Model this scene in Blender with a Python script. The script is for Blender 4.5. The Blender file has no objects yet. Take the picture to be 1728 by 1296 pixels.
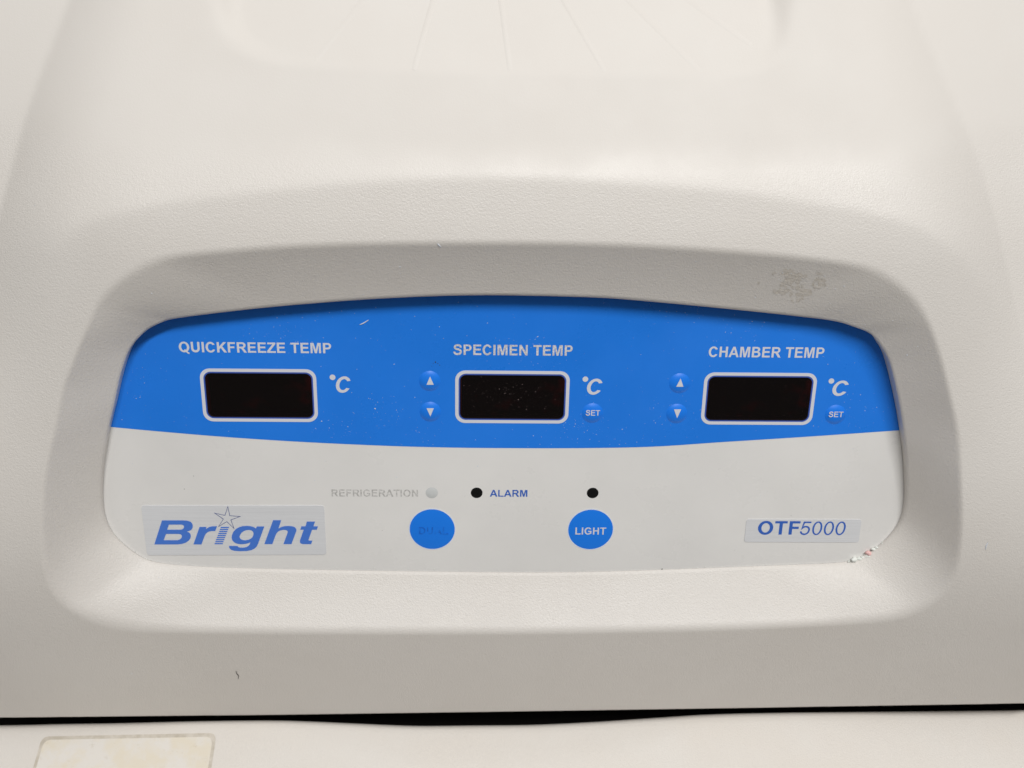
import bpy, bmesh, math, random
import numpy as np
from mathutils import Vector, Matrix, noise, kdtree
from mathutils.geometry import tessellate_polygon
random.seed(7); RNG = np.random.default_rng(7)

# ------------------------------------------------------------------ frame of the control panel
# panel frame: u right, v up in the panel plane, w out of it. 1 unit = 0.26 mm
S = 0.00026
TAU = math.radians(27)                       # the panel leans back this far from upright
ORG = Vector((0, 0, 1.05))
BU = Vector((1, 0, 0)); BV = Vector((0, math.sin(TAU), math.cos(TAU))); BW = Vector((0, -math.cos(TAU), math.sin(TAU)))
def wp(u, v, w): return ORG + S * (BU * u + BV * v + BW * w)

# ------------------------------------------------------------------ camera
FPX, TH, PSI, RHO = 1854.35, 0.374321, 0.0363576, 0.020584
c_, s_ = math.cos, math.sin
fw = np.array([s_(PSI)*c_(TH), -s_(TH), -c_(PSI)*c_(TH)])
rt = np.cross(fw, [0, 1, 0]); rt /= np.linalg.norm(rt); up = np.cross(rt, fw)
rt, up = rt*c_(RHO) + up*s_(RHO), -rt*s_(RHO) + up*c_(RHO)
CAM = -fw * FPX
def tow(a): return BU * float(a[0]) + BV * float(a[1]) + BW * float(a[2])
scene = bpy.context.scene
cam = bpy.data.cameras.new('camera'); camo = bpy.data.objects.new('camera', cam)
scene.collection.objects.link(camo); scene.camera = camo
R_, U_, F_ = tow(rt), tow(up), tow(fw)
camo.matrix_world = Matrix(((R_.x, U_.x, -F_.x, 0), (R_.y, U_.y, -F_.y, 0), (R_.z, U_.z, -F_.z, 0), (0, 0, 0, 1)))
camo.location = wp(*CAM)
cam.sensor_width = 36; cam.lens = 36 * FPX / 1728; cam.clip_start = 0.01; cam.clip_end = 50
cam.dof.use_dof = True; cam.dof.focus_distance = FPX * S * 1.0; cam.dof.aperture_fstop = 12

# ------------------------------------------------------------------ light: the room's ceiling lamps
world = bpy.data.worlds.new('World'); scene.world = world; world.use_nodes = True
bg = world.node_tree.nodes['Background']; bg.inputs[0].default_value = (1.0, 0.985, 0.965, 1); bg.inputs[1].default_value = 0.075
def ceiling_lamp(loc, sx, sy, power, target, col=(1, .99, .975)):
    l = bpy.data.lights.new('ceiling_lamp', 'AREA'); l.shape = 'RECTANGLE'; l.size = sx; l.size_y = sy; l.energy = power; l.color = col
    o = bpy.data.objects.new('ceiling_lamp', l); scene.collection.objects.link(o); o.location = loc
    o.rotation_euler = (Vector(target) - Vector(loc)).to_track_quat('-Z', 'Y').to_euler()
    return o
ceiling_lamp((0.27, -0.58, 2.65), 1.1, 0.16, 23.5, ORG)          # the nearest tube fitting
ceiling_lamp((0.0, 0.0, 2.72), 3.6, 3.0, 17, (0, 0, 1))        # the rest of the bright ceiling
scene.view_settings.view_transform = 'Standard'; scene.view_settings.look = 'None'
scene.view_settings.exposure = 0.05; scene.view_settings.gamma = 1
scene.render.engine = 'CYCLES'

# ------------------------------------------------------------------ pixels to positions
def ray(x, y):
    return fw + rt * ((x - 864) / FPX) - up * ((y - 648) / FPX)
def uvw(x, y, w=0.0):                        # where the sight line through a pixel meets the plane at height w
    d = ray(x, y); t = (w - CAM[2]) / d[2]; p = CAM + d * t
    return p[0], p[1]
def P(pts, w=0.0): return [uvw(x, y, w) for x, y in pts]
def Z(s, ox, oy, pts): return [(ox + x / s, oy + y / s) for x, y in pts]
def on_surface(x, y, fun):                   # first hit of the sight line with a height field w = fun(u, v)
    d = ray(x, y); lo, hi = .75, 1.6
    for _ in range(3):
        t = np.linspace(lo, hi, 90) * FPX; q = CAM[None] + d[None] * t[:, None]
        g = q[:, 2] - fun(q[:, 0], q[:, 1]); i = max(1, int(np.argmax(g < 0))); lo, hi = t[i-1]/FPX, t[i]/FPX
    a = g[i-1] / (g[i-1] - g[i] + 1e-9)
    return q[i-1] * (1 - a) + q[i] * a
def dense(pts, closed=True, n=8):            # Catmull-Rom
    pts = [np.array(p, float) for p in pts]; m = len(pts); out = []
    for i in range(m if closed else m - 1):
        p0, p1, p2, p3 = (pts[(i-1) % m] if closed or i else pts[0]), pts[i], pts[(i+1) % m], (pts[(i+2) % m] if closed or i + 2 < m else pts[-1])
        for k in range(n):
            t = k / n
            out.append(.5 * (2*p1 + (p2-p0)*t + (2*p0-5*p1+4*p2-p3)*t*t + (3*p1-p0-3*p2+p3)*t**3))
    if not closed: out.append(pts[-1])
    return np.array(out)

# ------------------------------------------------------------------ materials
def mat(name, col, rough=.5, spec=.5, metal=0.0, build=None):
    m = bpy.data.materials.new(name); m.use_nodes = True; nt = m.node_tree
    b = nt.nodes['Principled BSDF']; b.inputs['Base Color'].default_value = (*col, 1); b.inputs['Roughness'].default_value = rough
    b.inputs['Specular IOR Level'].default_value = spec; b.inputs['Metallic'].default_value = metal
    if build: build(nt, b)
    return m
def N(nt, t, **kw):
    n = nt.nodes.new(t)
    for k, v in kw.items():
        if k in n.inputs: n.inputs[k].default_value = v
        else: setattr(n, k, v)
    return n
def noise_node(nt, scale, detail=3, rough=.5, vec=None):
    tc = nt.nodes.new('ShaderNodeTexCoord'); n = N(nt, 'ShaderNodeTexNoise', Scale=scale, Detail=detail, Roughness=rough)
    nt.links.new(tc.outputs['Object'], n.inputs['Vector']); return n
def ramp(nt, src, p0, c0, p1, c1):
    r = nt.nodes.new('ShaderNodeValToRGB'); e = r.color_ramp.elements
    e[0].position = p0; e[0].color = (*c0, 1); e[1].position = p1; e[1].color = (*c1, 1)
    nt.links.new(src, r.inputs[0]); return r
def textured_plastic(base, dark, scale, strength, smooth_top=None, rough=(.33, .45), dist=.0004):
    def b(nt, bs):
        n1 = noise_node(nt, scale, 2, .55); n2 = noise_node(nt, scale * 2.6, 1, .5)
        mx = N(nt, 'ShaderNodeMath', operation='ADD'); nt.links.new(n1.outputs['Fac'], mx.inputs[0]); nt.links.new(n2.outputs['Fac'], mx.inputs[1])
        bp = N(nt, 'ShaderNodeBump', Strength=strength, Distance=dist)
        nt.links.new(mx.outputs[0], bp.inputs['Height']); nt.links.new(bp.outputs[0], bs.inputs['Normal'])
        if smooth_top:                       # the mould's grain ends over the brow; the top is smooth
            ge = nt.nodes.new('ShaderNodeNewGeometry'); sx = nt.nodes.new('ShaderNodeSeparateXYZ'); nt.links.new(ge.outputs['Position'], sx.inputs[0])
            mr = nt.nodes.new('ShaderNodeMapRange'); mr.inputs[1].default_value, mr.inputs[2].default_value = smooth_top; mr.inputs[3].default_value = strength; mr.inputs[4].default_value = strength*.22
            nt.links.new(sx.outputs[2], mr.inputs[0]); nt.links.new(mr.outputs[0], bp.inputs['Strength'])
            bs.inputs['Specular IOR Level'].default_value = .4
            
        big = noise_node(nt, 14, 4, .6); r = ramp(nt, big.outputs['Fac'], .35, dark, .65, base)
        nt.links.new(r.outputs[0], bs.inputs['Base Color'])
        rg = noise_node(nt, 40, 3, .6); rr = ramp(nt, rg.outputs['Fac'], .3, (rough[0],)*3, .7, (rough[1],)*3)
        nt.links.new(rr.outputs[0], bs.inputs['Roughness'])
        if smooth_top:                       # and duller
            m2 = nt.nodes.new('ShaderNodeMapRange'); m2.inputs[1].default_value, m2.inputs[2].default_value = smooth_top[0] + .006, smooth_top[1] + .004; m2.inputs[3].default_value = 0; m2.inputs[4].default_value = .25
            ad = N(nt, 'ShaderNodeMath', operation='ADD'); nt.links.new(sx.outputs[2], m2.inputs[0]); nt.links.new(m2.outputs[0], ad.inputs[0]); nt.links.new(rr.outputs[0], ad.inputs[1]); nt.links.new(ad.outputs[0], bs.inputs['Roughness'])
    return b
M = {}
M['hood'] = mat('hood_plastic', (.70, .67, .62), .42, .5, build=textured_plastic((.69, .658, .618), (.675, .64, .598), 1050, .4, (1.137, 1.147)))
M['lid'] = mat('lid_plastic', (.76, .72, .67), .5, .4, build=textured_plastic((.735, .70, .655), (.72, .675, .62), 1100, .4))
def panel_build(nt, bs):
    tc = nt.nodes.new('ShaderNodeTexCoord'); mp = N(nt, 'ShaderNodeMapping'); mp.inputs['Scale'].default_value = (60, 900, 900)
    n = N(nt, 'ShaderNodeTexNoise', Scale=1.0, Detail=2)
    nt.links.new(tc.outputs['Object'], mp.inputs[0]); nt.links.new(mp.outputs[0], n.inputs['Vector'])
    bp = N(nt, 'ShaderNodeBump', Strength=.05, Distance=.0002); nt.links.new(n.outputs['Fac'], bp.inputs['Height']); nt.links.new(bp.outputs[0], bs.inputs['Normal'])
    sm = noise_node(nt, 26, 5, .65); sr = ramp(nt, sm.outputs['Fac'], .35, (.24,)*3, .65, (.42,)*3); nt.links.new(sr.outputs[0], bs.inputs['Roughness'])
    c = tuple(bs.inputs['Base Color'].default_value)[:3]; fd = noise_node(nt, 11, 5, .6)
    fr_ = ramp(nt, fd.outputs['Fac'], .35, tuple(x*.94 for x in c), .65, tuple(min(1, x*1.02 + .004) for x in c)); nt.links.new(fr_.outputs[0], bs.inputs['Base Color'])
M['white'] = mat('membrane_white', (.77, .757, .735), .42, .4, build=panel_build)
M['blue'] = mat('membrane_blue', (.016, .205, .80), .40, .4, build=panel_build)
M['blue_button'] = mat('button_blue', (.012, .20, .82), .34, .4)
M['ink'] = mat('printed_white', (.66, .67, .72), .5, .3)
def worn_white(nt, bs):
    n = noise_node(nt, 1500, 3, .6); r = ramp(nt, n.outputs['Fac'], .42, (.50, .50, .52), .58, (.70, .70, .74)); nt.links.new(r.outputs[0], bs.inputs['Base Color'])
M['ink_worn'] = mat('printed_white_worn', (.6, .6, .65), .5, .3, build=worn_white)
M['halo'] = mat('button_halo', (.72, .76, .84), .45, .3)
M['rim_blue'] = mat('display_edge_blue', (.05, .10, .42), .45, .3)
M['ink_blue'] = mat('printed_blue', (.035, .125, .50), .45, .4)
def worn_grey(nt, bs):
    n = noise_node(nt, 900, 4, .7); r = ramp(nt, n.outputs['Fac'], .40, (.42, .41, .395), .62, (.66, .65, .63)); nt.links.new(r.outputs[0], bs.inputs['Base Color'])
M['ink_grey'] = mat('printed_grey_faded', (.33, .33, .31), .5, .3, build=worn_grey)
def worn_ghost(nt, bs):
    n = noise_node(nt, 420, 3, .6); r = ramp(nt, n.outputs['Fac'], .42, (.010, .125, .58), .60, (.012, .20, .82)); nt.links.new(r.outputs[0], bs.inputs['Base Color'])
M['ink_ghost'] = mat('printed_ghost_blue', (.008, .08, .4), .4, .4, build=worn_ghost)
M['led_black'] = mat('led_black', (.006, .006, .006), .16, .5)
M['led_clear'] = mat('led_clear', (.60, .615, .61), .25, .5)
def brushed(nt, bs):
    tc = nt.nodes.new('ShaderNodeTexCoord'); mp = N(nt, 'ShaderNodeMapping'); mp.inputs['Scale'].default_value = (30, 2500, 2500)
    n = N(nt, 'ShaderNodeTexNoise', Scale=1.0, Detail=3); nt.links.new(tc.outputs['Object'], mp.inputs[0]); nt.links.new(mp.outputs[0], n.inputs['Vector'])
    r = ramp(nt, n.outputs['Fac'], .3, (.66, .668, .685), .7, (.72, .728, .745)); nt.links.new(r.outputs[0], bs.inputs['Base Color'])
    bp = N(nt, 'ShaderNodeBump', Strength=.08, Distance=.0002); nt.links.new(n.outputs['Fac'], bp.inputs['Height']); nt.links.new(bp.outputs[0], bs.inputs['Normal'])
M['badge'] = mat('badge_foil', (.56, .56, .57), .24, .8, .0, brushed)
M['badge_blue'] = mat('badge_blue', (.075, .21, .70), .35, .5, .1)
M['badge_line'] = mat('badge_line', (.04, .07, .25), .4)
def screen_build(nt, bs):
    n = noise_node(nt, 130, 3, .6); r = ramp(nt, n.outputs['Fac'], .55, (.003, .0028, .0026), .78, (.03, .004, .004)); nt.links.new(r.outputs[0], bs.inputs['Base Color'])
M['screen'] = mat('display_black', (.003, .003, .003), .3, .2, build=screen_build)
M['cavity'] = mat('display_red_wall', (.55, .03, .03), .5, .3)
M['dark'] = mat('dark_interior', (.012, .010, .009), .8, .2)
M['dust'] = mat('dust_pale', (.62, .66, .72), .8, .2)
M['speck'] = mat('speck_dark', (.05, .045, .04), .8, .2)
M['crumb'] = mat('crumb_white', (.76, .78, .74), .85, .2)
M['crumb_pink'] = mat('crumb_pink', (.78, .50, .48), .85, .2)
m = bpy.data.materials.new('display_glass'); m.use_nodes = True; nt = m.node_tree; nt.nodes.clear()
o_ = nt.nodes.new('ShaderNodeOutputMaterial'); tr = N(nt, 'ShaderNodeBsdfTransparent', Color=(.42, .30, .30, 1)); gl = N(nt, 'ShaderNodeBsdfGlossy', Roughness=.12, Color=(.5, .5, .5, 1))
fr = N(nt, 'ShaderNodeFresnel', IOR=1.18); mxs = nt.nodes.new('ShaderNodeMixShader')
df = N(nt, 'ShaderNodeBsdfDiffuse'); dn = noise_node(nt, 75, 3, .6); dr = ramp(nt, dn.outputs['Fac'], .56, (.010, .008, .0078), .74, (.030, .008, .008)); nt.links.new(dr.outputs[0], df.inputs[0])
mx0 = nt.nodes.new('ShaderNodeMixShader'); mx0.inputs[0].default_value = .6
nt.links.new(tr.outputs[0], mx0.inputs[1]); nt.links.new(df.outputs[0], mx0.inputs[2])
nt.links.new(fr.outputs[0], mxs.inputs[0]); nt.links.new(mx0.outputs[0], mxs.inputs[1]); nt.links.new(gl.outputs[0], mxs.inputs[2]); nt.links.new(mxs.outputs[0], o_.inputs[0])
M['glass'] = m

# ------------------------------------------------------------------ object helpers
COL = scene.collection
ROOT = bpy.data.objects.new('cryostat', None); COL.objects.link(ROOT)
ROOT.location = (0, 0.05, 0.75); ROOT['label'] = 'off-white laboratory cryostat with a blue temperature panel in its moulded hood'; ROOT['category'] = 'cryostat'
ROOT.empty_display_size = .05
BASE = Vector(ROOT.location)
def link_world(name, verts, faces, material, parent=ROOT, smooth=False):
    """verts in world space; the object's origin goes to the middle of the mesh"""
    co = [Vector(v) for v in verts]; c = sum(co, Vector()) / max(1, len(co))
    me = bpy.data.meshes.new(name); me.from_pydata([v - c for v in co], [], faces)
    if smooth: me.polygons.foreach_set('use_smooth', [True] * len(me.polygons))
    me.materials.append(material); me.update()
    o = bpy.data.objects.new(name, me); COL.objects.link(o); place(o, c, parent); return o
ABS = {ROOT.name: BASE}
def place(o, c, parent):
    ABS[o.name] = Vector(c); o.parent = parent
    o.location = Vector(c) - (ABS[parent.name] if parent else Vector())
def tess(loops, thick):
    """fill flat loops (first the outline, then holes) and give them thickness; returns verts (u, v, h) and faces"""
    tri = tessellate_polygon([[Vector((p[0], p[1], 0)) for p in lp] for lp in loops]); pts = [p for lp in loops for p in lp]; n = len(pts)
    def ccw(t):
        a, b, c = (pts[i] for i in t); return t if (b[0]-a[0])*(c[1]-a[1]) - (b[1]-a[1])*(c[0]-a[0]) > 0 else t[::-1]
    f = [tuple(ccw(t)) for t in tri]
    if thick <= 0: return [(p[0], p[1], 0) for p in pts], f
    v = [(p[0], p[1], thick/2) for p in pts] + [(p[0], p[1], -thick/2) for p in pts]
    o = 0
    for j, lp in enumerate(loops):
        m = len(lp); ar = sum(lp[k][0]*lp[(k+1) % m][1] - lp[(k+1) % m][0]*lp[k][1] for k in range(m)); flip = (ar > 0) == (j == 0)
        for k in range(m):
            a, b = o + k, o + (k+1) % m; f.append((a, a+n, b+n, b) if flip else (a, b, b+n, a+n))
        o += m
    return v, f
def flat(name, loops, w, thick, material, parent=ROOT):
    """a flat plate on the panel: underside at height w, so thick"""
    v, f = tess(loops, thick)
    return link_world(name, [wp(a, b, w + c + thick / 2) for a, b, c in v], f, material, parent)
def circle(cu_, cv_, r, n=48): return [(cu_ + r*math.cos(2*math.pi*k/n), cv_ + r*math.sin(2*math.pi*k/n)) for k in range(n)]
def rrect(u0, v0, u1, v1, r, n=8):
    out = []
    for (cx, cy, a0) in ((u1-r, v1-r, 0), (u0+r, v1-r, 90), (u0+r, v0+r, 180), (u1-r, v0+r, 270)):
        for k in range(n + 1):
            a = math.radians(a0 + 90*k/n); out.append((cx + r*math.cos(a), cy + r*math.sin(a)))
    return out
# plain grotesque capitals and figures drawn as outlines, 1000 units to the em, cap height 716
def arc(cx, cy, rx, ry, a0, a1, n=20): return [(cx + rx*math.cos(math.radians(a0 + (a1-a0)*k/n)), cy + ry*math.sin(math.radians(a0 + (a1-a0)*k/n))) for k in range(n+1)]
def stroke(c, t):                            # outline of a centre line of even width, mitred
    c = [np.array(p, float) for p in c]; L_ = []; R2 = []
    for i, p in enumerate(c):
        d1 = (p - c[i-1]) if i else (c[1] - p); d2 = (c[i+1] - p) if i < len(c)-1 else d1
        d1 = d1/np.linalg.norm(d1); d2 = d2/np.linalg.norm(d2); n1 = np.array([-d1[1], d1[0]]); n2 = np.array([-d2[1], d2[0]])
        m = n1 + n2; m /= np.linalg.norm(m); k = t/2 / max(.45, m @ n1); L_.append(tuple(p + m*k)); R2.append(tuple(p - m*k))
    return L_ + R2[::-1]
def glyph(ch, tv=150, th=122):
    a, b = 73, 73 + tv
    if ch == 'E': return 667, [[[(a,0),(a,716),(610,716),(610,716-th),(b,716-th),(b,435),(578,435),(578,435-th),(b,435-th),(b,th),(622,th),(622,0)]]]
    if ch == 'F': return 611, [[[(a,0),(a,716),(565,716),(565,716-th),(b,716-th),(b,425),(515,425),(515,425-th),(b,425-th),(b,0)]]]
    if ch == 'L': return 611, [[[(a,0),(a,716),(b,716),(b,th),(585,th),(585,0)]]]
    if ch == 'T': return 611, [[[(305-tv/2,0),(305-tv/2,716-th),(22,716-th),(22,716),(590,716),(590,716-th),(305+tv/2,716-th),(305+tv/2,0)]]]
    if ch == 'I': return 278, [[[(64,0),(64,716),(64+tv,716),(64+tv,0)]]]
    if ch == 'H': return 722, [[[(a,0),(a,716),(b,716),(b,435),(500,435),(500,716),(500+tv,716),(500+tv,0),(500,0),(500,435-th),(b,435-th),(b,0)]]]
    if ch == 'K': return 722, [[[(75,0),(75,716),(225,716),(225,400),(512,716),(712,716),(430,425),(728,0),(532,0),(325,318),(225,212),(225,0)]]]
    if ch == 'M': return 833, [[[(70,0),(70,716),(288,716),(417,235),(545,716),(763,716),(763,0),(628,0),(628,563),(487,0),(347,0),(205,563),(205,0)]]]
    if ch == 'N': return 722, [[[(75,0),(75,716),(222,716),(513,240),(513,716),(650,716),(650,0),(505,0),(212,465),(212,0)]]]
    if ch == 'Z': return 611, [[[(18,0),(18,130),(395,594),(55,594),(55,716),(588,716),(588,603),(198,122),(600,122),(600,0)]]]
    if ch == 'A': return 722, [[[(0,0),(285,716),(438,716),(718,0),(561,0),(498,162),(213,162),(154,0)], [(258,282),(360,552),(454,282)]]]
    if ch == 'D': return 722, [[[(a,0),(a,716)] + arc(337,358,348,358,90,-90), [(b,th),(b,716-th)] + arc(325,358,205,358-th,90,-90)]]
    if ch == 'P': return 667, [[[(a,0),(a,716)] + arc(395,496,228,220,90,-90) + [(b,276),(b,0)], [(b,396),(b,596)] + arc(385,496,92,100,90,-90)]]
    if ch == 'R': return 722, [[[(a,0),(a,716)] + arc(435,510,222,206,90,-72) + [(545,265),(610,170),(722,0),(543,0),(420,185),(365,262),(318,296),(b,300),(b,0)], [(b,413),(b,596)] + arc(425,504,85,91,90,-90)]]
    if ch == 'B': return 722, [[[(a,0),(a,716)] + arc(400,536,228,180,90,-50) + [(560,378)] + arc(425,204,250,204,55,-90), [(b,430),(b,598)] + arc(385,514,92,84,90,-90), [(b,120),(b,312)] + arc(405,216,112,96,90,-90)]]
    if ch == 'U': return 722, [[stroke([(148,716),(148,265)] + arc(360,265,212,202,180,360,18)[1:-1] + [(572,265),(572,716)], tv)]]
    if ch in 'OQ':
        g = [[arc(389,358,347,370,0,360,48)[:-1], arc(389,358,347-tv*1.05,370-th,0,360,48)[:-1]]]
        if ch == 'Q': g.append([[(425,215),(500,150),(640,10),(735,-45),(690,-130),(560,-60),(425,70),(370,125)]])
        return 778, g
    if ch == 'C': return 722, [[arc(370,358,327,370,28,332,36) + arc(372,358,327-tv,370-th,-38,-322,36)]]
    if ch == 'G': return 778, [[arc(385,358,342,370,30,316,36) + arc(390,358,342-tv,370-th,-48,-320,36)], [[(395,265),(395,385),(707,385),(707,98),(630,45),(566,120),(566,265)]]]
    if ch == 'S': return 667, [[stroke([tuple(p) for p in dense([(545,498),(525,585),(455,645),(335,664),(210,642),(138,560),(146,480),(215,420),(345,382),(470,345),(545,275),(548,180),(485,92),(345,52),(195,78),(115,160),(98,228)], False, 4)], 132)]]
    if ch == '5': return 556, [[stroke([(500,668),(168,668),(112,338)] + [tuple(p) for p in dense([(150,385),(210,425),(285,437),(385,405),(450,320),(458,235),(425,120),(345,48),(255,30),(155,58),(95,130),(80,185)], False, 3)], tv)]]
    if ch == '0': return 556, [[arc(278,352,236,368,0,360,40)[:-1], arc(278,352,236-tv*1.05,368-th,0,360,40)[:-1]]]
    return 300, []
def lettering(s, x0, x1, ytop, ybot, w, material, parent, wt=(150, 122), shear=0.0, name='lettering', skip=0):
    layers = [[], []]; pen = 0; lo, hi = 1e9, -1e9
    for ch in s:
        adv, gl_ = glyph(ch, *wt)
        for k, loops in enumerate(gl_):
            lp2 = [[(x + pen + shear*y, y) for x, y in lp] for lp in loops]; layers[k].append(lp2)
            lo = min(lo, min(p[0] for lp in lp2 for p in lp)); hi = max(hi, max(p[0] for lp in lp2 for p in lp))
        pen += adv
    ym = (ytop + ybot) / 2; xm = (x0 + x1) / 2
    ul, ur = uvw(x0, ym, w)[0], uvw(x1, ym, w)[0]; vb, vt = uvw(xm, ybot, w)[1], uvw(xm, ytop, w)[1]
    vs = []; fs = []
    for k, lay in enumerate(layers):
        for loops in lay:
            v, f = tess([[((x-lo)/(hi-lo)*(ur-ul) + ul, vb + y/716*(vt-vb)) for x, y in lp] for lp in loops], 0)
            o = len(vs); vs += [wp(a_, b_, w + k*.06) for a_, b_, _ in v]; fs += [tuple(i+o for i in q) for q in f]
    return link_world(name, vs, fs, material, parent)

# ------------------------------------------------------------------ the hood's outlines, read off the photograph
C0 = [(860,499),(1000,502.5),(1080,508),(1219,521),(1358,535.5),(1413,543),(1441,552),(1469,563),(1485.5,583),(1499,606),(1508,638),(1517.5,683),(1524,724),(1529,770),(1530,820),(1528,852),(1521,879),(1505,902),(1480,925),(1450,942),(1415,950),(1305,954.5),(1160,960),(1000,965),(860,966),(650,963.5),(497,961),(352,957),(266,950),(237,940),(208,920),(187.6,899),(175.5,870),(171.7,835),(173,795),(177.5,760),(184,720),(193,682),(200,648),(208,618),(221,586),(248,557),(272,545),(300,537),(439,520.5),(560,510),(650,504),(760,499.5)]
C1 = [(860,410),(1000,412),(1120,417),(1228,424),(1345,434),(1433,446),(1477,457),(1515,479),(1545,506),(1565,538),(1580,576),(1592,617),(1602,660),(1617,728),(1621,796),(1623,864),(1620,925),(1612,966),(1595,996),(1561,1023),(1517,1040),(1440,1049),(1330,1055),(1212,1060),(1021,1064),(860,1066),(600,1066),(400,1065),(240,1061),(176,1050),(142,1037),(108,1017),(85,985),(73,935),(71,864),(77,796),(91,728),(104,660),(117,626),(132,585),(147,553),(158,523),(176,497),(202,474),(229,456),(258,442),(293,433),(381,424),(498,415.5),(640,411)]
C2 = [(-70,1000),(-45,760),(-10,600),(15,544),(38,497),(67,446),(103,402),(147,375),(205,355),(293,339),(381,328),(498,316),(600,306),(714,300),(830,298),(928,299),(1057,307),(1228,320),(1345,337),(1433,350),(1521,370),(1580,396),(1624,432),(1668,485),(1697,538),(1727,597),(1765,760),(1790,1000)]
C3L = [(190,-260),(108,0),(77,77),(54,135),(27,216),(4,305),(-30,450),(-60,700),(-90,1100)]
C3R = [(1440,-260),(1548,0),(1575,69),(1614,154),(1637,212),(1672,301),(1699,405),(1718,490),(1755,700),(1800,1100)]
SCOOP = [(330,-260),(364,0),(383,51),(408,76),(453,99),(523,112),(695,121),(880,126),(1064,129),(1242,127),(1293,111),(1325,70),(1339,0),(1365,-260)]

VN = np.array([-900, -624, -436, -250, -100, 100, 230, 300, 357, 3000.]); SN = np.array([.36, .34, .28, .08, -.02, -.03, -.08, -.19, -.21, -.21])
vv = np.linspace(-900, 3000, 7801); ww = np.concatenate([[0], np.cumsum(np.interp((vv[1:]+vv[:-1])/2, VN, SN) * np.diff(vv))])
ww += 86 - np.interp(258, vv, ww)
def face(v): return np.interp(v, vv, ww)
def softplus(d, k): return k * np.logaddexp(0, d / k)
def faceuv(u, v):                            # the flanks beside the recess lean back a little more than its middle
    g = np.clip((np.abs(u) - 560) / 360, 0, 1); g = g*g*(3-2*g); v = np.asarray(v, float)
    return face(v) - .165 * g * (softplus(v + 270, 50.0) - softplus(v - 130, 60.0)) + 30 * g
TREES = {}
def nearest(u, v, poly):                     # nearest point of a finely divided open curve: distance, place along it, side
    poly = np.asarray(poly); key = id(poly)
    u = np.asarray(u, float); v = np.asarray(v, float); sh = u.shape; u = u.ravel(); v = v.ravel()
    if key not in TREES:
        t = kdtree.KDTree(len(poly))
        for i, p in enumerate(poly): t.insert((p[0], p[1], 0), i)
        t.balance(); TREES[key] = (t, poly)
    t = TREES[key][0]; j = np.array([t.find((a, b, 0))[1] for a, b in zip(u, v)])
    best = np.full(u.shape, 1e18); par = np.zeros(u.shape); sg = np.zeros(u.shape)
    for k in (-1, 0):
        i = np.clip(j + k, 0, len(poly)-2); a = poly[i]; d = poly[i+1] - a
        t_ = np.clip(((u-a[:,0])*d[:,0] + (v-a[:,1])*d[:,1]) / (d**2).sum(1), 0, 1)
        q = (u-a[:,0]-t_*d[:,0])**2 + (v-a[:,1]-t_*d[:,1])**2; m = q < best
        best = np.where(m, q, best); par = np.where(m, i + t_, par); sg = np.where(m, np.sign(d[:,0]*(v-a[:,1]) - d[:,1]*(u-a[:,0])), sg)
    return np.sqrt(best).reshape(sh), par.reshape(sh), sg.reshape(sh)
def even(c, closed, gap=6.0, sig=14.0):      # resample evenly along the curve and smooth the reading noise away
    c = np.asarray(c, float)
    if closed: c = np.vstack([c, c[:1]])
    L = np.concatenate([[0], np.cumsum(np.hypot(*np.diff(c, axis=0).T))]); n = max(8, int(L[-1] / gap)); t = np.linspace(0, L[-1], n, endpoint=not closed)
    p = np.stack([np.interp(t, L, c[:, k]) for k in range(c.shape[1])], 1); h = int(3*sig/gap); k = np.exp(-.5*((np.arange(-h, h+1))*gap/sig)**2); k /= k.sum()
    q = np.stack([np.convolve(np.pad(p[:, j], h, mode='wrap' if closed else 'reflect', **({} if closed else {'reflect_type': 'odd'})), k, 'valid') for j in range(p.shape[1])], 1)
    return q
def solve_on(pts, fun): return np.array([on_surface(x, y, fun)[:2] for x, y in pts])
face2 = faceuv
c2 = even(dense(solve_on(C2, face2), False, 5), False, 4, 30)
sl = []
for i in range(len(c2) - 1):
    d = c2[i+1] - c2[i]; n_ = np.array([-d[1], d[0]]) / np.linalg.norm(d)   # runs left to right: outward is up
    sl.append(.08 + .21 * max(0, n_[1])**1.5 if c2[i][1] > -150 else 0.10 * max(0, 1 + (c2[i][1]+150)/300))
sl = np.convolve(np.pad(np.array(sl), 40, mode='edge'), np.hanning(83)[1:-1]/np.hanning(83).sum(), 'valid')
def hood0(u, v):
    d, i, s = nearest(u, v, c2); d = d * s
    si = np.interp(i, np.arange(len(sl)) + .5, sl)
    return faceuv(u, v) - si * softplus(d, 3.2 + 26 * np.clip(.29 - si, 0, .4))
c3l = even(dense(solve_on(C3L, hood0), False, 3), False, 6, 40); c3r = even(dense(solve_on(C3R, hood0), False, 3), False, 6, 40)
def hood1(u, v):
    w = hood0(u, v); u = np.asarray(u, float); v = np.asarray(v, float)
    for poly, sgn in ((c3l, 1), (c3r, -1)):
        d, i, s = nearest(u, v, poly); d = d * s * -sgn * 1.0     # positive outside
        fade = np.clip((v + 150) / 450, 0, 1); fade = fade*fade*(3-2*fade)
        q = np.clip(d + 130, 0, None); q = np.where(q > 130, 130 + 0*(q-130), q)
        drop = .0017 * q**2
        w = w - fade * drop + fade * .02 * softplus(d, 4)
    return w
sc = even(dense(solve_on(SCOOP, hood1), False, 4), False, 4, 14)
scv = float(np.min(sc[:, 1]))
def inside(u, v, poly):
    r = np.zeros(u.shape, bool); n = len(poly)
    for i in range(n):
        a, b = poly[i], poly[(i+1) % n]
        m = ((a[1] > v) != (b[1] > v)) & (u < (b[0]-a[0]) * (v-a[1]) / (b[1]-a[1] + 1e-12) + a[0]); r ^= m
    return r
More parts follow.
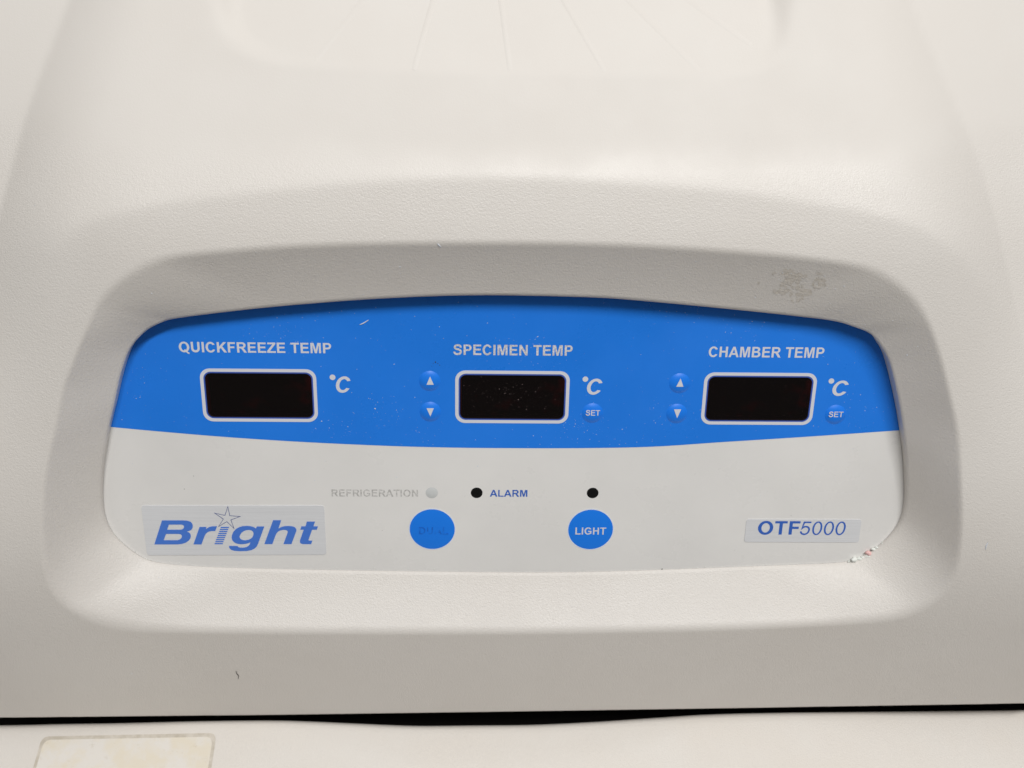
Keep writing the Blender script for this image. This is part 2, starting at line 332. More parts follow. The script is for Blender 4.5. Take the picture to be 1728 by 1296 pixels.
def hood(u, v):
    u = np.asarray(u, float); v = np.asarray(v, float); w = hood1(u, v)
    m = v > scv - 30
    if m.any():
        uu, vv_ = u[m], v[m]
        d, _, _ = nearest(uu, vv_, sc); d = np.where(inside(uu, vv_, sc), d, -d)
        wall = .8 * softplus(d, 6.0); floor = .22 * softplus(vv_ - scv - 2, 5.0)
        k = 8.0; h = np.clip(.5 + .5*(floor - wall)/k, 0, 1); dep = floor*(1-h) + wall*h - k*h*(1-h)
        w = w.copy(); w[m] -= np.maximum(dep, 0)
    return w

# ------------------------------------------------------------------ moulded hood cover (one shell)
CU, CV = 0.0, -95.0
c0d = even(dense(C0, True, 6), True, 3, 7); c1 = even(solve_on(dense(C1, True, 3), face2), True, 5, 15)
def step(y, x=864.0): return 2.5 + 33.0 * np.clip((960 - y) / 460, 0, 1)**.85 + 7.0 * np.clip((x - 1380) / 130, 0, 1) * np.clip((900 - y) / 150, 0, 1)       # rim of the opening stands off the panel, more at its top
c0 = np.array([uvw(x, y, step(y, x)) for x, y in c0d])
st0 = np.array([step(y, x) for x, y in c0d])
def polar(c, extra=None):
    a = np.arctan2(c[:, 1]-CV, c[:, 0]-CU); r = np.hypot(c[:, 0]-CU, c[:, 1]-CV); o = np.argsort(a); a, r = a[o], r[o]
    A = np.concatenate([a-2*np.pi, a, a+2*np.pi]); Rr = np.concatenate([r]*3)
    E = None if extra is None else np.concatenate([extra[o]]*3)
    return (lambda t: np.interp(t, A, Rr)), (None if E is None else (lambda t: np.interp(t, A, E)))
r0f, stf = polar(c0, st0); r1f, _ = polar(c1)
LIP = np.array([on_surface(x, y, face2)[:2] for x, y in [(x, float(np.interp(x, [-260, 0, 430, 860, 1300, 1728, 1990], [1212.5, 1210, 1206, 1200, 1193.2, 1186, 1181.5]))) for x in range(-260, 1991, 45)]])
def vlip(u):
    k0 = (LIP[1,1]-LIP[0,1])/(LIP[1,0]-LIP[0,0]); return np.interp(u, LIP[:,0], LIP[:,1])
NA = 1200; ang = np.linspace(-np.pi, np.pi, NA, endpoint=False)
# denser where the sides of the opening are (small angles)
ang = ang - 0.0
ca, sa = np.cos(ang), np.sin(ang)
UM, VT = 1250.0, 1150.0
rout = np.full(NA, 1e9)
for i in range(NA):
    c = []
    if abs(ca[i]) > 1e-6: c.append(((UM if ca[i] > 0 else -UM) - CU) / ca[i])
    if sa[i] > 1e-6: c.append((VT - CV) / sa[i])
    if sa[i] < -1e-6:
        r = 600.0
        for _ in range(30): r = (vlip(CU + r*ca[i]) - CV) / sa[i]
        c.append(r)
    rout[i] = min(x for x in c if x > 0)
r0, r1, st = r0f(ang), r1f(ang), stf(ang)
verts = []; rings = []
def add_ring(u, v, w): rings.append(np.stack([u, v, w], 1))
add_ring(CU + (r0+1.5)*ca, CV + (r0+1.5)*sa, np.full(NA, 0.9))
add_ring(CU + (r0+0.3)*ca, CV + (r0+0.3)*sa, st - 1.2)
e1 = faceuv(CU + r1*ca, CV + r1*sa)
KR = np.interp(sa, [-.35, -.12, .12, .3], [10, 7.5, 5.5, 4.5])      # the rim is rounder below than above
def wall(t): return st + (e1 - st) * (np.clip(t, 0, 9)*.82 + .18*np.clip(t, 0, 9)**2)
ts = np.concatenate([np.linspace(.006, .80, 14), np.linspace(.82, 1.20, 22)])
for t in ts:
    r = r0 + (r1 - r0) * t; u, v = CU + r*ca, CV + r*sa
    f = hood(u, v); g = wall(t); k = KR; h = np.clip(.5 + .5*(f-g)/k, 0, 1)
    add_ring(u, v, f*(1-h) + g*h - k*h*(1-h))
rs = r0 + (r1 - r0) * 1.20
for t in np.linspace(0, 1, 150)[1:]:
    r = rs + (rout - rs) * t; u, v = CU + r*ca, CV + r*sa
    f = hood(u, v); g = wall((r-r0)/(r1-r0)); k = KR; h = np.clip(.5 + .5*(f-g)/k, 0, 1)
    add_ring(u, v, f*(1-h) + g*h - k*h*(1-h))
# bottom lip: small rounded edge, then the sheet turns back inwards
bot = np.clip((-(sa) - .05) * 12, 0, 1)
last = rings[-1]
low = sa < -.02
for (dv, dw) in ((-2.0, -1.2), (-3.2, -4.0), (-3.0, -14.0), (6.0, -150.0)):
    q = last.copy(); q[:, 1] += np.where(low, dv, 0); q[:, 2] += np.where(low, dw, -abs(dw) * .5 - 1)
    rings.append(q)
arr = np.concatenate(rings); nr = len(rings)
W3 = np.array([tuple(ORG)]) + S * (arr[:, :1]*np.array([tuple(BU)]) + arr[:, 1:2]*np.array([tuple(BV)]) + arr[:, 2:3]*np.array([tuple(BW)]))
idx = np.arange(nr*NA).reshape(nr, NA); A_ = idx[:-1]; B_ = idx[1:]
F = np.stack([A_, B_, np.roll(B_, -1, 1), np.roll(A_, -1, 1)], -1).reshape(-1, 4)
HC = W3.mean(0); me = bpy.data.meshes.new('hood_cover')
me.vertices.add(len(W3)); me.vertices.foreach_set('co', (W3 - HC).astype(np.float32).ravel())
me.loops.add(F.size); me.loops.foreach_set('vertex_index', F.ravel().astype(np.int32))
me.polygons.add(len(F)); me.polygons.foreach_set('loop_start', np.arange(0, F.size, 4, dtype=np.int32))
me.polygons.foreach_set('use_smooth', np.ones(len(F), bool)); me.update(calc_edges=True); me.validate()
me.materials.append(M['hood'])
HOOD = bpy.data.objects.new('hood_cover', me); COL.objects.link(HOOD); place(HOOD, Vector(HC), ROOT)

# shallow moulded ribs on the floor of the grip scoop
for (xa, ya, xb, yb, hgt) in ((733,-8,698,118,2.4),(844,-8,861,120,2.4),(946,-8,1021,121,2.0),(618,-8,529,107,1.1),(1052,-8,1184,123,1.2),(1150,-8,1268,76,1.0)):
    vs = []; fs = []; n = 16
    A3 = on_surface(xa, ya, hood); B3 = on_surface(xb, yb, hood); d = (B3 - A3)[:2]; d /= np.linalg.norm(d); pr = np.array([-d[1], d[0]])
    for k in range(n + 1):
        t = k / n; p = A3[:2]*(1-t) + B3[:2]*t
        tap = math.sin(min(1, (1-t)*6 + .02) * math.pi/2)
        for (o, h) in ((-6.5, -1.0), (-3.2, .5), (0, 1.0), (3.2, .5), (6.5, -1.0)):
            q = p + pr*o; wv = float(hood(np.array([q[0]]), np.array([q[1]]))[0]); vs.append(wp(q[0], q[1], wv + h*.42*hgt*(tap if h > 0 else 1)))
    for k in range(n):
        for j in range(4): a = k*5 + j; fs.append((a, a+1, a+6, a+5))
    link_world('grip_rib', vs, fs, M['hood'], HOOD, True)

# ------------------------------------------------------------------ control panel membrane
big = [((u-CU)*1.03 + CU, (v-CV)*1.06 + CV) for u, v in [uvw(x, y, 0) for x, y in dense(C0, True, 2)]]
DU, DW, DH, DV = (-521.2, -95.68, 325.58), 193.1, 95.85, 24.02
holes = [rrect(u+8.8, DV-DH+8.8, u+DW-8.8, DV-8.8, 9.6) for u in DU]
PANEL = flat('control_panel', [big] + holes, -2.0, 2.0, M['white'])
ARC = dense(P([(150,715),(184,720),(352.5,735),(500,745),(650,752),(760,755),(860,756),(980,756),(1100,753.6),(1219,745.8),(1357.8,737),(1524,725.5),(1560,723)]), False, 6)
upper = [p for p in big if p[1] > np.interp(p[0], ARC[:,0], ARC[:,1])]
ua = sorted(upper, key=lambda p: math.atan2(p[1]-CV, p[0]-CU) % (2*math.pi) if p[1] > CV-200 else 0)
ua = sorted(upper, key=lambda p: -(math.atan2(p[1]+200, p[0])))            # left to right over the top
x0, x1 = ua[0][0], ua[-1][0]
blue_loop = ua + [tuple(p) for p in ARC[::-1] if x0 < p[0] < x1]
flat('blue_band', [blue_loop] + holes, 0.06, 0.35, M['blue'], PANEL)
T = 0.46                                     # height of the print over the blue band
def disp(u, label):
    g = bpy.data.objects.new('display', None); COL.objects.link(g); g.empty_display_size = .02
    place(g, wp(u + DW/2, DV - DH/2, 0), ROOT); g['label'] = label
    out = rrect(u, DV-DH, u+DW, DV, 17); inn = rrect(u+5.6, DV-DH+5.6, u+DW-5.6, DV-5.6, 12.5)
    flat('display_frame', [out, inn], T, .35, M['ink'], g)
    flat('display_edge', [rrect(u+5.9, DV-DH+5.9, u+DW-5.9, DV-5.9, 12.2), rrect(u+8.2, DV-DH+8.2, u+DW-8.2, DV-8.2, 10)], T - .02, .2, M['rim_blue'], g)
    flat('window', [rrect(u+8.0, DV-DH+8.0, u+DW-8.0, DV-8.0, 10.2)], T + .02, .25, M['glass'], g)
    lp = rrect(u+8.4, DV-DH+8.4, u+DW-8.4, DV-8.4, 9.8); n = len(lp); vs = [wp(a, b, -.8) for a, b in lp] + [wp(a, b, -17) for a, b in lp]
    link_world('recess_wall', vs, [(k, (k+1) % n, n + (k+1) % n, n + k) for k in range(n)], M['dark'], g)
    flat('red_filter', [[(u+9.2, DV-DH+14), (u+10.4, DV-DH+14), (u+10.4, DV-14), (u+9.2, DV-14)]], -16, 14, M['cavity'], g)
    flat('screen', [rrect(u+6, DV-DH+6, u+DW-6, DV-6, 9)], -19, 2.5, M['screen'], g)
disp(DU[0], 'dark display under the word QUICKFREEZE'); disp(DU[1], 'dark display with pale scratches under the word SPECIMEN'); disp(DU[2], 'dark display under the word CHAMBER')

lettering('QUICKFREEZE TEMP', 301.8, 558.8, 577.8, 595.2, T+.2, M['ink'], PANEL)
lettering('SPECIMEN TEMP', 764.9, 966.4, 582.0, 599.6, T+.2, M['ink_worn'], PANEL)
lettering('CHAMBER TEMP', 1196, 1391, 585.6, 603.2, T+.2, M['ink'], PANEL)
for (dx, dy, r, x0_, x1_, yt, yb) in ((561.2,636.5,4.7,566.7,591.8,635.5,662.4),(987.8,639.6,4.6,990.6,1016.4,639.4,665.7),(1402.8,642.8,4.6,1405,1431.4,642.5,667.8)):
    lettering('C', x0_, x1_, yt, yb, T+.2, M['ink'], PANEL, shear=.17)
    flat('degree_dot', [circle(*uvw(dx, dy), r + .2, 24)], T+.05, .2, M['ink'], PANEL)
lettering('REFRIGERATION', 559.4, 705.3, 826.2, 838, .3, M['ink_grey'], PANEL, (130, 108))
lettering('ALARM', 826.5, 890, 826.8, 838.2, .3, M['ink_blue'], PANEL, (130, 108))

def domed(name, u, v, r, w, h, material, parent, n=40, rings_=6):
    vs = []; fs = []
    for k in range(rings_ + 1):
        t = k / rings_
        rr = r * (1 - t*t*.0) * (1 - t) if k else r
        hh = h * (1 - (1-t)**2.6)
        if k == 0: vs += [wp(u + r*math.cos(2*math.pi*j/n), v + r*math.sin(2*math.pi*j/n), w) for j in range(n)]
        elif k < rings_: vs += [wp(u + rr*math.cos(2*math.pi*j/n), v + rr*math.sin(2*math.pi*j/n), w + hh) for j in range(n)]
        else: vs.append(wp(u, v, w + h))
    for k in range(rings_ - 1):
        for j in range(n): fs.append((k*n + j, k*n + (j+1) % n, (k+1)*n + (j+1) % n, (k+1)*n + j))
    for j in range(n): fs.append(((rings_-1)*n + j, (rings_-1)*n + (j+1) % n, rings_*n))
    return link_world(name, vs, fs, material, parent, True)
for (x, y, tri, w_) in ((725,642.8,[(719.8,649.3),(732,649.3),(725.6,635.2)],0),(726,694.6,[(719.8,688.9),(732,688.9),(726.3,702.9)],0),
                       (1146.7,646.7,[(1141.1,652.6),(1153.2,652.6),(1148.6,638.5)],0),(1141.7,697.8,[(1137.4,690.8),(1149.5,690.8),(1142.6,705.6)],0)):
    b = domed('arrow_button', *uvw(x, y), 18.2, .42, 4.2, M['blue_button'], ROOT)
    flat('arrow_mark', [[uvw(px, py, 4.8) for px, py in tri]], 4.65, .3, M['ink'], b)
for (x, y, q) in ((999.5,696.9,(988.5,1012.5,692.2,701.4)),(1409.4,699.4,(1398.6,1423,694.7,703.9))):
    b = domed('set_button', *uvw(x, y), 18.2, .42, 4.2, M['blue_button'], ROOT)
    lettering('SET', *q, 4.8, M['ink'], b, (130, 108))
for (x, y, txt, q, mt) in ((729.4,893,'DUAL',(706.9,756.5,889.6,901.6),'ink_ghost'),(996.6,893.5,'LIGHT',(971,1022.8,890.2,902),'ink')):
    u, v = uvw(x, y); ring = flat('round_button', [circle(u, v, 41.6, 64)], .05, .35, M['halo'])
    disc = domed('button_face', u, v, 40.0, .42, 1.6, M['blue_button'], ring, 64, 8)
    lettering(txt, *q, 2.15, M[mt], ring, (135, 112))
for (x, y, mt, lab) in ((728.6,831.6,'led_clear','pale unlit lamp beside the faded lettering'),(804.4,831.6,'led_black','black lamp beside the word ALARM'),(1000.1,831.9,'led_black','black lamp above the LIGHT button')):
    b = domed('indicator_lamp', *uvw(x, y), 10.4 if mt == 'led_black' else 10.8, .1, 1.2, M[mt], ROOT, 28, 4); b['label'] = lab

# ------------------------------------------------------------------ badges
def badge(corners, r, lab):
    q = [np.array(uvw(x, y)) for x, y in corners]
    lp = rrect(min(q[0][0], q[3][0]), (q[2][1]+q[3][1])/2, max(q[1][0], q[2][0]), (q[0][1]+q[1][1])/2, r)
    # keep the true corners (die-cut label, slightly skew)
    out = []; n = 4
    for i in range(4):
        a, b, c = q[i-1], q[i], q[(i+1) % 4]; d1 = (a-b)/np.linalg.norm(a-b); d2 = (c-b)/np.linalg.norm(c-b)
        for k in range(6):
            t = k/5; p = (b + d1*r)*(1-t)**2 + 2*b*t*(1-t) + (b + d2*r)*t*t; out.append(tuple(p))
    o = flat('badge', [out], .06, 1.0, M['badge']); o['label'] = lab; return o
BT = 1.25
bd = badge([(238.3,852.6),(547,852.6),(551,935.6),(248.4,936.5)], 6, 'silver badge with the blue star logo')
KA = lambda pts: P(Z(10.165, 230, 840, pts), BT); KB = lambda pts: P(Z(10.165, 390, 840, pts), BT)
flat('letter', [KA([(310,800),(440,388),(800,388),(870,392),(925,408),(958,440),(970,480),(966,515),(945,548),(910,568),(865,580),(905,595),(928,620),(936,655),(928,695),(900,735),(850,770),(780,792),(700,800)]),
    KA([(530,548),(560,460),(765,460),(800,466),(817,482),(818,507),(805,530),(780,544),(745,548)]), KA([(470,728),(510,620),(725,620),(762,626),(780,644),(782,668),(770,695),(740,718),(705,728)])], BT-.15, .3, M['badge_blue'], bd)
flat('letter', [KA([(980,800),(1085,500),(1205,500),(1193,540),(1215,522),(1250,502),(1300,490),(1385,488),(1355,570),(1290,570),(1245,580),(1210,600),(1188,625),(1172,655),(1118,800)])], BT-.15, .3, M['badge_blue'], bd)
flat('letter', [KB([(425,528),(440,492),(570,492),(462,790),(440,835),(405,870),(350,897),(270,912),(160,916),(60,910),(0,892),(-28,865),(-36,835),(-34,825),(110,828),(125,846),(160,855),(205,856),(255,848),(295,828),(318,800),(331,765),(290,780),(240,792),(180,797),(115,791),(60,770),(24,735),(8,690),(14,640),(38,585),(80,538),(135,505),(200,486),(265,482),(330,487),(380,500),(410,515)]),
    KB([(143,672),(155,635),(180,600),(215,573),(255,557),(300,551),(345,558),(373,578),(385,608),(380,645),(362,680),(330,706),(290,722),(240,730),(195,724),(162,706)])], BT-.15, .3, M['badge_blue'], bd)
flat('letter', [KB([(570,795),(720,385),(860,385),(813,527),(860,502),(915,487),(980,483),(1050,489),(1095,507),(1118,533),(1121,565),(1035,795),(897,795),(967,605),(972,580),(958,560),(925,551),(885,551),(840,560),(803,582),(778,612),(760,650),(708,795)])], BT-.15, .3, M['badge_blue'], bd)
flat('letter', [KB([(1300,408),(1440,408),(1412,490),(1490,490),(1470,548),(1390,548),(1327,720),(1332,735),(1395,735),(1372,795),(1230,795),(1197,785),(1180,765),(1180,735),(1245,548),(1185,548),(1205,490),(1275,490)])], BT-.15, .3, M['badge_blue'], bd)
for k in range(9):
    y = 500 + k*34.6; x = 1450 - k*13.0
    flat('stripe', [KA([(x, y), (x+141, y), (x+135, y+20), (x-6, y+20)])], BT-.15, .3, M['badge_line' if False else 'badge_blue'], bd)
star = np.array(KA([(1570,140),(1607,303),(1796,320),(1627,381),(1684,538),(1552,414),(1402,502),(1488,366),(1328,256),(1517,298)])); cst = star.mean(0)
flat('star', [[tuple(p) for p in star], [tuple(cst + (p-cst)*(1 - 1.15/np.linalg.norm(p-cst)*(2.6 if i % 2 == 0 else 1.0))) for i, p in enumerate(star)]], BT-.15, .3, M['badge_line'], bd)
bo = badge([(1259.8,875.7),(1453.7,876.3),(1448.8,914.8),(1255.5,914.2)], 5, 'small silver badge with the blue number')
lettering('OTF', 1279.2, 1349.8, 879.4, 902.2, BT, M['ink_blue'], bo, shear=0.0)
lettering('5000', 1350.6, 1427, 880, 902.6, BT, M['ink_blue'], bo, (84, 72), .06)

# ------------------------------------------------------------------ lower lid under the gap
EDGE = [(-260,1222),(0,1219.5),(100,1217.5),(200,1216),(300,1213.5),(380,1212),(450,1211.5),(520,1212.5),(600,1215),(700,1218),(800,1217),(900,1216),(1000,1212),(1100,1206.5),(1200,1201.5),(1300,1199),(1430,1197.5),(1600,1196),(1728,1194.5),(1990,1191)]
lipw = wp(0.0, vlip(0.0), float(face(vlip(0.0))))
ZL = lipw.z - 0.006                          # the lid lies level, a little under the lip
camp = camo.location.copy()
def on_level(x, y, z):
    d = tow(ray(x, y)); t = (z - camp.z) / d.z; return camp + d * t
edge = dense([tuple(on_level(x, y - 5.5, ZL)) for x, y in EDGE], False, 8)
ex, ey = edge[:, 0], edge[:, 1]
sc_c = on_level(835, 1232, ZL); 
def lid_z(x, d):                             # d: distance in front of the lid's back edge
    z = ZL - 0.10 * max(0.0, d)**1.0 * .6
    t = (x - sc_c.x) / 0.105
    if abs(t) < 1:
        q = min(1.0, d / (.019 * (1 - t*t)**.7 + 1e-6)); q = 1 - q
        z -= .0021 * (1 - t*t) * (q*q*(3-2*q)*.4 + q*.6)
    return z
vs = []; xs = np.linspace(-.36, .36, 241); prof = []
ds = [(-.0055, -.045), (-.0053, -.009), (-.0047, -.0050), (-.0037, -.0028), (-.0024, -.0012), (-.0012, -.0004), (0, -.00006)]
for x in xs:
    y0 = float(np.interp(x, ex, ey))
    for d, dz in ds: vs.append((x, y0 - d - .0055, lid_z(x, max(d, 0)) + dz))
    for k in range(1, 41):
        d = .0022 * k * (1 + k*.03); vs.append((x, y0 - d - .0055, lid_z(x, d)))
nc = len(ds) + 40
fs = [(i*nc+j, i*nc+j+1, (i+1)*nc+j+1, (i+1)*nc+j) for i in range(240) for j in range(nc-1)]
LID = link_world('chamber_lid', vs, fs, M['lid'], ROOT, True); LID['label'] = 'off-white lid with a shallow finger scoop under the dark gap'
# the dark inside seen through the gap
y_in = float(ey.mean()); d0 = Vector((0, y_in + .06, ZL - .045))
bx = [(-.36, -.0), (.36, .0)]
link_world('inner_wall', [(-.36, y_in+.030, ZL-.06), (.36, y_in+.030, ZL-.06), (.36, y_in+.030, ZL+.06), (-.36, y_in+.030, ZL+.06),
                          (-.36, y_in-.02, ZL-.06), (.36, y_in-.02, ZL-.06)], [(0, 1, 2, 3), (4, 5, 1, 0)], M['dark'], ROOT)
# yellowed residue of a label once stuck on the lid
def residue(nt, bs):
    tc = nt.nodes.new('ShaderNodeTexCoord'); uvn = nt.nodes.new('ShaderNodeUVMap')
    sep = nt.nodes.new('ShaderNodeSeparateXYZ'); nt.links.new(uvn.outputs[0], sep.inputs[0])
    n = noise_node(nt, 60, 4, .6); n2 = noise_node(nt, 260, 4, .7)
    r = ramp(nt, n.outputs['Fac'], .42, (.74, .68, .57), .58, (.75, .715, .665)); 
    r2 = ramp(nt, n2.outputs['Fac'], .60, (1, 1, 1), .80, (.72, .66, .54))
    mx = nt.nodes.new('ShaderNodeMixRGB'); mx.blend_type = 'MULTIPLY'; mx.inputs[0].default_value = .6
    nt.links.new(r.outputs[0], mx.inputs[1]); nt.links.new(r2.outputs[0], mx.inputs[2]); nt.links.new(mx.outputs[0], bs.inputs['Base Color'])
    bp = N(nt, 'ShaderNodeBump', Strength=.35, Distance=.0005); nt.links.new(n2.outputs['Fac'], bp.inputs['Height']); nt.links.new(bp.outputs[0], bs.inputs['Normal'])
M['residue'] = mat('old_label_residue', (.7, .66, .56), .6, .3, build=residue)
M['residue_edge'] = mat('old_label_grime', (.50, .45, .37), .8, .2, build=lambda nt, bs: nt.links.new(ramp(nt, noise_node(nt, 160, 4, .7).outputs['Fac'], .3, (.50, .45, .37), .7, (.68, .63, .56)).outputs[0], bs.inputs['Base Color']))
def lid_hit(x, y):
    z = ZL
    for _ in range(8):
        p = on_level(x, y, z); d = float(np.interp(p.x, ex, ey)) - .0055 - p.y; z = lid_z(p.x, max(d, 0))
    return Vector((p.x, p.y, z))
QA = [lid_hit(*p) for p in ((74,1247),(361,1241.5),(352,1300),(59,1300))]
fwd_d = Vector((0, -.045, 0)); QA[2] = QA[2] + (QA[2]-QA[1])*1.6; QA[3] = QA[3] + (QA[3]-QA[0])*1.6
def lid_quad(name, s0, s1, t0, t1, h, material, ns=24, nt_=16, parent=None):
    vs = []; fs = []
    for i in range(ns+1):
        for j in range(nt_+1):
            s = s0 + (s1-s0)*i/ns; t = t0 + (t1-t0)*(j/nt_)**1.6
            rc = .035; q = max(0.0, 1 - (t-t0)/.09); ins = rc*(1 - math.sqrt(max(0.0, 1-q*q))); s = s0 + ins + (s1-s0-2*ins)*i/ns
            p = QA[0]*(1-s)*(1-t) + QA[1]*s*(1-t) + QA[2]*s*t + QA[3]*(1-s)*t
            d = float(np.interp(p.x, ex, ey)) - .0055 - p.y; vs.append((p.x, p.y, lid_z(p.x, d) + h))
    for i in range(ns):
        for j in range(nt_): a = i*(nt_+1)+j; fs.append((a, a+1, a+nt_+2, a+nt_+1))
    return link_world(name, vs, fs, material, parent, True)
lid_quad('label_grime', -.014, 1.014, -.03, 1.01, .00012, M['residue_edge'], parent=LID)
lid_quad('label_residue', .004, .996, .014, .99, .00026, M['residue'], parent=LID)

# ------------------------------------------------------------------ dust, crumbs, fibres
def flakes(name, items, material, label, cat):
    vs = []; fs = []
    for (p, r, n_) in items:
        a0 = random.random()*6.28; k = random.randint(4, 6); el = random.uniform(.5, 1.0); ct = random.random()*3.14
        t1 = n_.orthogonal().normalized(); t2 = n_.cross(t1); b0 = len(vs); ring = []
        for j in range(k):
            a = a0 + 6.283*j/k; q = r*random.uniform(.65, 1.2); x_, y_ = q*math.cos(a), q*el*math.sin(a)
            xx = x_*math.cos(ct) - y_*math.sin(ct); yy = x_*math.sin(ct) + y_*math.cos(ct); vs.append(p + t1*xx + t2*yy)
        vs.append(p + n_*r*.55)
        for j in range(k): fs.append((b0+j, b0+(j+1) % k, b0+k))
    o = link_world(name, vs, fs, material, None)
    o['kind'] = 'stuff'; o['label'] = label; o['category'] = cat; return o
items = []
inner = [((u-CU)*.985 + CU, (v-CV)*.965 + CV) for u, v in c0]
inn_a = np.array(inner)
def in_panel(u, v): return bool(inside(np.array([u]), np.array([v]), inn_a)[0])
def panel_h(u, v): return .55
clusters = [uvw(x, y) for x, y in ((185,690),(215,640),(570,720),(640,690),(700,735),(1130,700),(1085,760),(960,720),(1240,560),(1150,520),(480,560),(880,590),(1430,700),(560,800),(1000,720))]
while len(items) < 1150:
    if random.random() < .45:
        c = random.choice(clusters); u, v = c[0] + random.gauss(0, 32), c[1] + random.gauss(0, 22)
    else: u, v = random.uniform(-690, 700), random.uniform(-370, 160)
    if not in_panel(u, v): continue
    blue = v > np.interp(u, ARC[:, 0], ARC[:, 1])
    if not blue and random.random() < .55: continue
    if any(a+6 < u < a+DW-6 and DV-DH+6 < v < DV-6 for a in DU): continue
    r = min(1.5, .34 * random.lognormvariate(0, .5)); items.append((wp(u, v, .75 if blue else .08), r*S, BW))
flakes('dust', items, M['dust'], 'pale dust specks scattered over the blue and white panel', 'dust')
items = []
for _ in range(120):
    x, y = random.choice([(random.uniform(780, 955), random.gauss(668, 20)), (random.gauss(850, 35), random.gauss(660, 13)), (random.uniform(1195, 1370), random.uniform(640, 705))])
    u, v = uvw(x, y); 
    if x > 1190 and random.random() < .7: continue
    if not any(a+10 < u < a+DW-10 and DV-DH+10 < v < DV-10 for a in DU): continue
    items.append((wp(u, v, .8), S*min(1.4, .4*random.lognormvariate(0, .45)), BW))
flakes('display_scratches', items, mat('scratch_grey', (.20, .145, .14), .7, .2), 'small pale scratches and specks on the dark display windows', 'scratches')
items = []; c0l = [uvw(x, y, 0) for x, y in dense(C0, True, 10)]; px0 = dense(C0, True, 10)
for k in range(280):
    i = random.randrange(len(px0)); x, y = px0[i]
    if y < 740 or (y < 900 and x < 1400 and random.random() < .8): continue
    u, v = uvw(x + random.gauss(0, 1.2), y - random.uniform(-2, 5), 1.0); items.append((wp(u, v, 1.2 + (step(y) if y < 900 else 0)), S*random.uniform(.5, 1.4), BW))
flakes('rim_dust', items, M['crumb'], 'pale crumbs of dust along the edge of the panel opening', 'dust')
items = []
for k in range(170):
    x, y = random.choice([(random.uniform(250, 1500), random.uniform(425, 525)), (random.uniform(1250, 1560), random.uniform(440, 620)), (random.uniform(0, 1728), random.uniform(330, 1195))])
    def hh(u, v):
        u = np.atleast_1d(u); v = np.atleast_1d(v); r = np.hypot(u-CU, v-CV); a = np.arctan2(v-CV, u-CU)
        q0, q1 = r0f(a), r1f(a); t = (r-q0)/(q1-q0); s0 = stf(a); g = s0 + (faceuv(CU+q1*np.cos(a), CV+q1*np.sin(a))-s0)*(np.clip(t,0,9)*.82+.18*np.clip(t,0,9)**2)
        f = faceuv(u, v); kk = np.interp(np.sin(a), [-.35, -.12, .12, .3], [10, 7.5, 5.5, 4.5]); h = np.clip(.5+.5*(f-g)/kk, 0, 1); w = f*(1-h)+g*h-kk*h*(1-h); return np.where(t < 0, 0, w)
    p = on_surface(x, y, hh)
    if p[2] < 4: continue
    items.append((wp(p[0], p[1], p[2]+.3), S*min(1.6, .5*random.lognormvariate(0, .5)), BW))
flakes('hood_dust', items, M['dust'], 'fine pale dust specks on the off-white hood', 'dust')
items = [(wp(*uvw(x, y), .6), S*r, BW) for x, y, r in ((735,611,1.6),(739,613,1.1),(731,613,.9),(742,616,.8),(728,618,.7),(311,825,.9),(327,803,1.0),(1117,960,1.6),(645,895,.8),(1335,870,.7),(1240,928,.7))]
flakes('dark_specks', items, M['speck'], 'tiny dark specks of dirt on the panel', 'dirt')

def glue(nt, bs):
    n = noise_node(nt, 700, 5, .7); bp = N(nt, 'ShaderNodeBump', Strength=.8, Distance=.0006); nt.links.new(n.outputs['Fac'], bp.inputs['Height']); nt.links.new(bp.outputs[0], bs.inputs['Normal'])
    r = ramp(nt, n.outputs['Fac'], .3, (.58, .53, .46), .6, (.67, .63, .575)); nt.links.new(r.outputs[0], bs.inputs['Base Color'])
M['glue'] = mat('glue_residue', (.62, .59, .54), .6, .3, build=glue)
gx, gy = np.arange(1270, 1422, 2.0), np.arange(444, 518, 2.0); vs = []; fs = []; gi = {}
def glue_on(x, y):
    return noise.noise(Vector((x*.05, y*.06, 3.3))) + .6*noise.noise(Vector((x*.16, y*.16, 1.1))) > .02 + 2.2*max(0, math.hypot((x-1340)/62, (y-479)/30) - .62)
def gv(i, j):
    if (i, j) not in gi:
        p = on_surface(gx[i], gy[j], hh); gi[(i, j)] = len(vs)
        vs.append(wp(p[0], p[1], p[2] + .22 + .35*noise.noise(Vector((gx[i]*.3, gy[j]*.3, 0)))))
    return gi[(i, j)]
for i in range(len(gx)-1):
    for j in range(len(gy)-1):
        if glue_on(gx[i], gy[j]): fs.append((gv(i, j), gv(i, j+1), gv(i+1, j+1), gv(i+1, j)))
if fs: link_world('glue_residue', vs, fs, M['glue'], HOOD, True)
def crumb(x, y, w, r, material, label, group=None):
    bm = bmesh.new(); bmesh.ops.create_icosphere(bm, subdivisions=2, radius=1)
    sd = random.random()*50
    for v in bm.verts:
        k = 1 + .55*noise.noise(v.co*1.6 + Vector((sd, 0, 0))) + .2*noise.noise(v.co*4 + Vector((0, sd, 0)))
        v.co = Vector((v.co.x*1.15, v.co.y*.85, v.co.z*.7)) * k * r * 1.45 * S
    me = bpy.data.meshes.new('crumb'); bm.to_mesh(me); bm.free(); me.materials.append(material)
    me.polygons.foreach_set('use_smooth', [True]*len(me.polygons))
    o = bpy.data.objects.new('crumb', me); COL.objects.link(o); u, v = uvw(x, y, w); o.location = wp(u, v, w); o.rotation_euler = (TAU + 1.57, random.random()*.6, random.random()*.5)
    ABS[o.name] = o.location.copy()
    o['label'] = label; o['category'] = 'crumb'
    if group: o['group'] = group
crumb(1441.5, 944.5, 4.2, 4.6, M['crumb'], 'largest greenish-white crumb at the left end of the row in the corner')
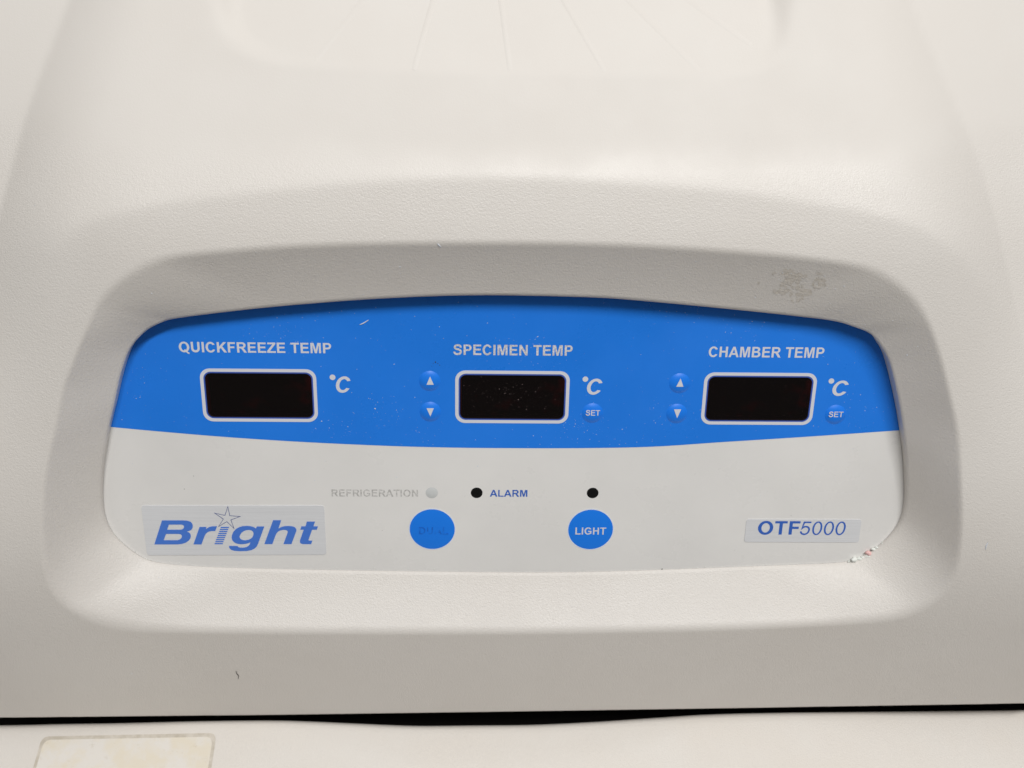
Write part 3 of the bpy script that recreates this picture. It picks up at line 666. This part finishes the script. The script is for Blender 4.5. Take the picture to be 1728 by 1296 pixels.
crumb(1467, 934, 4.4, 4.4, M['crumb_pink'], 'pink crumb in the lower right corner of the panel')
crumb(1465, 938, 3.4, 4.6, M['crumb'], 'flat white crumb directly beneath the pink crumb')
ORD = ('first', 'second', 'third', 'fourth', 'fifth', 'sixth', 'seventh', 'eighth')
small = [(1450,943,3.6,'white crumb touching the right side of the largest greenish-white crumb'),(1456,940.5,2.6,'small white crumb between the greenish-white crumb and the pink crumb'),
         (1433,947,2.0,'small white crumb just left of the largest greenish-white crumb'),(1447,947,2.0,'small white crumb under the largest greenish-white crumb')]
for i, (x, y, r) in enumerate(((1474,927,2.9),(1480,924,2.4),(1486,922,2.0),(1491,917.5,2.6),(1498,913,2.6),(1503,906,2.0),(1508,901,1.9),(1517,888,1.7))):
    small.append((x, y, r, ORD[i] + ' white crumb up the panel edge from the pink crumb'))
for x, y, r, lab in small: crumb(x, y, 4.0, r, M['crumb'], lab, 'small crumbs along the panel corner')

def fibre(pts, r, material, label, on):
    P3 = dense([on(x, y) for x, y in pts], False, 5); vs = []; fs = []; n = 5
    for i, p in enumerate(P3):
        d = Vector(P3[min(i+1, len(P3)-1)] - P3[max(i-1, 0)]).normalized(); a = d.orthogonal().normalized(); b = d.cross(a)
        rr = r*S*(.35 + .65*math.sin(math.pi*(i+.4)/(len(P3)-.2)))
        for j in range(n): vs.append(Vector(p) + a*rr*math.cos(6.283*j/n) + b*rr*math.sin(6.283*j/n))
    for i in range(len(P3)-1):
        for j in range(n): fs.append((i*n+j, i*n+(j+1) % n, (i+1)*n+(j+1) % n, (i+1)*n+j))
    o = link_world('fibre', vs, fs, material, None, True); o['label'] = label; o['category'] = 'fibre'
def on_hood(x, y):
    p = on_surface(x, y, lambda u, v: hh(u, v)); return tuple(wp(p[0], p[1], p[2] + .5))
fibre([(398,1132),(400,1137),(402.5,1140),(402,1146)], .7, M['speck'], 'short dark curled fibre on the strip below the logo badge', on_hood)
fibre([(1667,915),(1664,921),(1663,927)], 1.1, M['dust'], 'short white fibre on the right side of the hood', on_hood)
fibre([(738,411),(741,414),(744,417)], 1.0, M['dust'], 'short white fibre on the upper rim of the recess', on_hood)
fibre([(607,548),(613,545.5),(622,540)], 1.0, M['dust'], 'pale flake lying on the blue band above the left display', lambda x, y: tuple(wp(*uvw(x, y, .9), .9)))
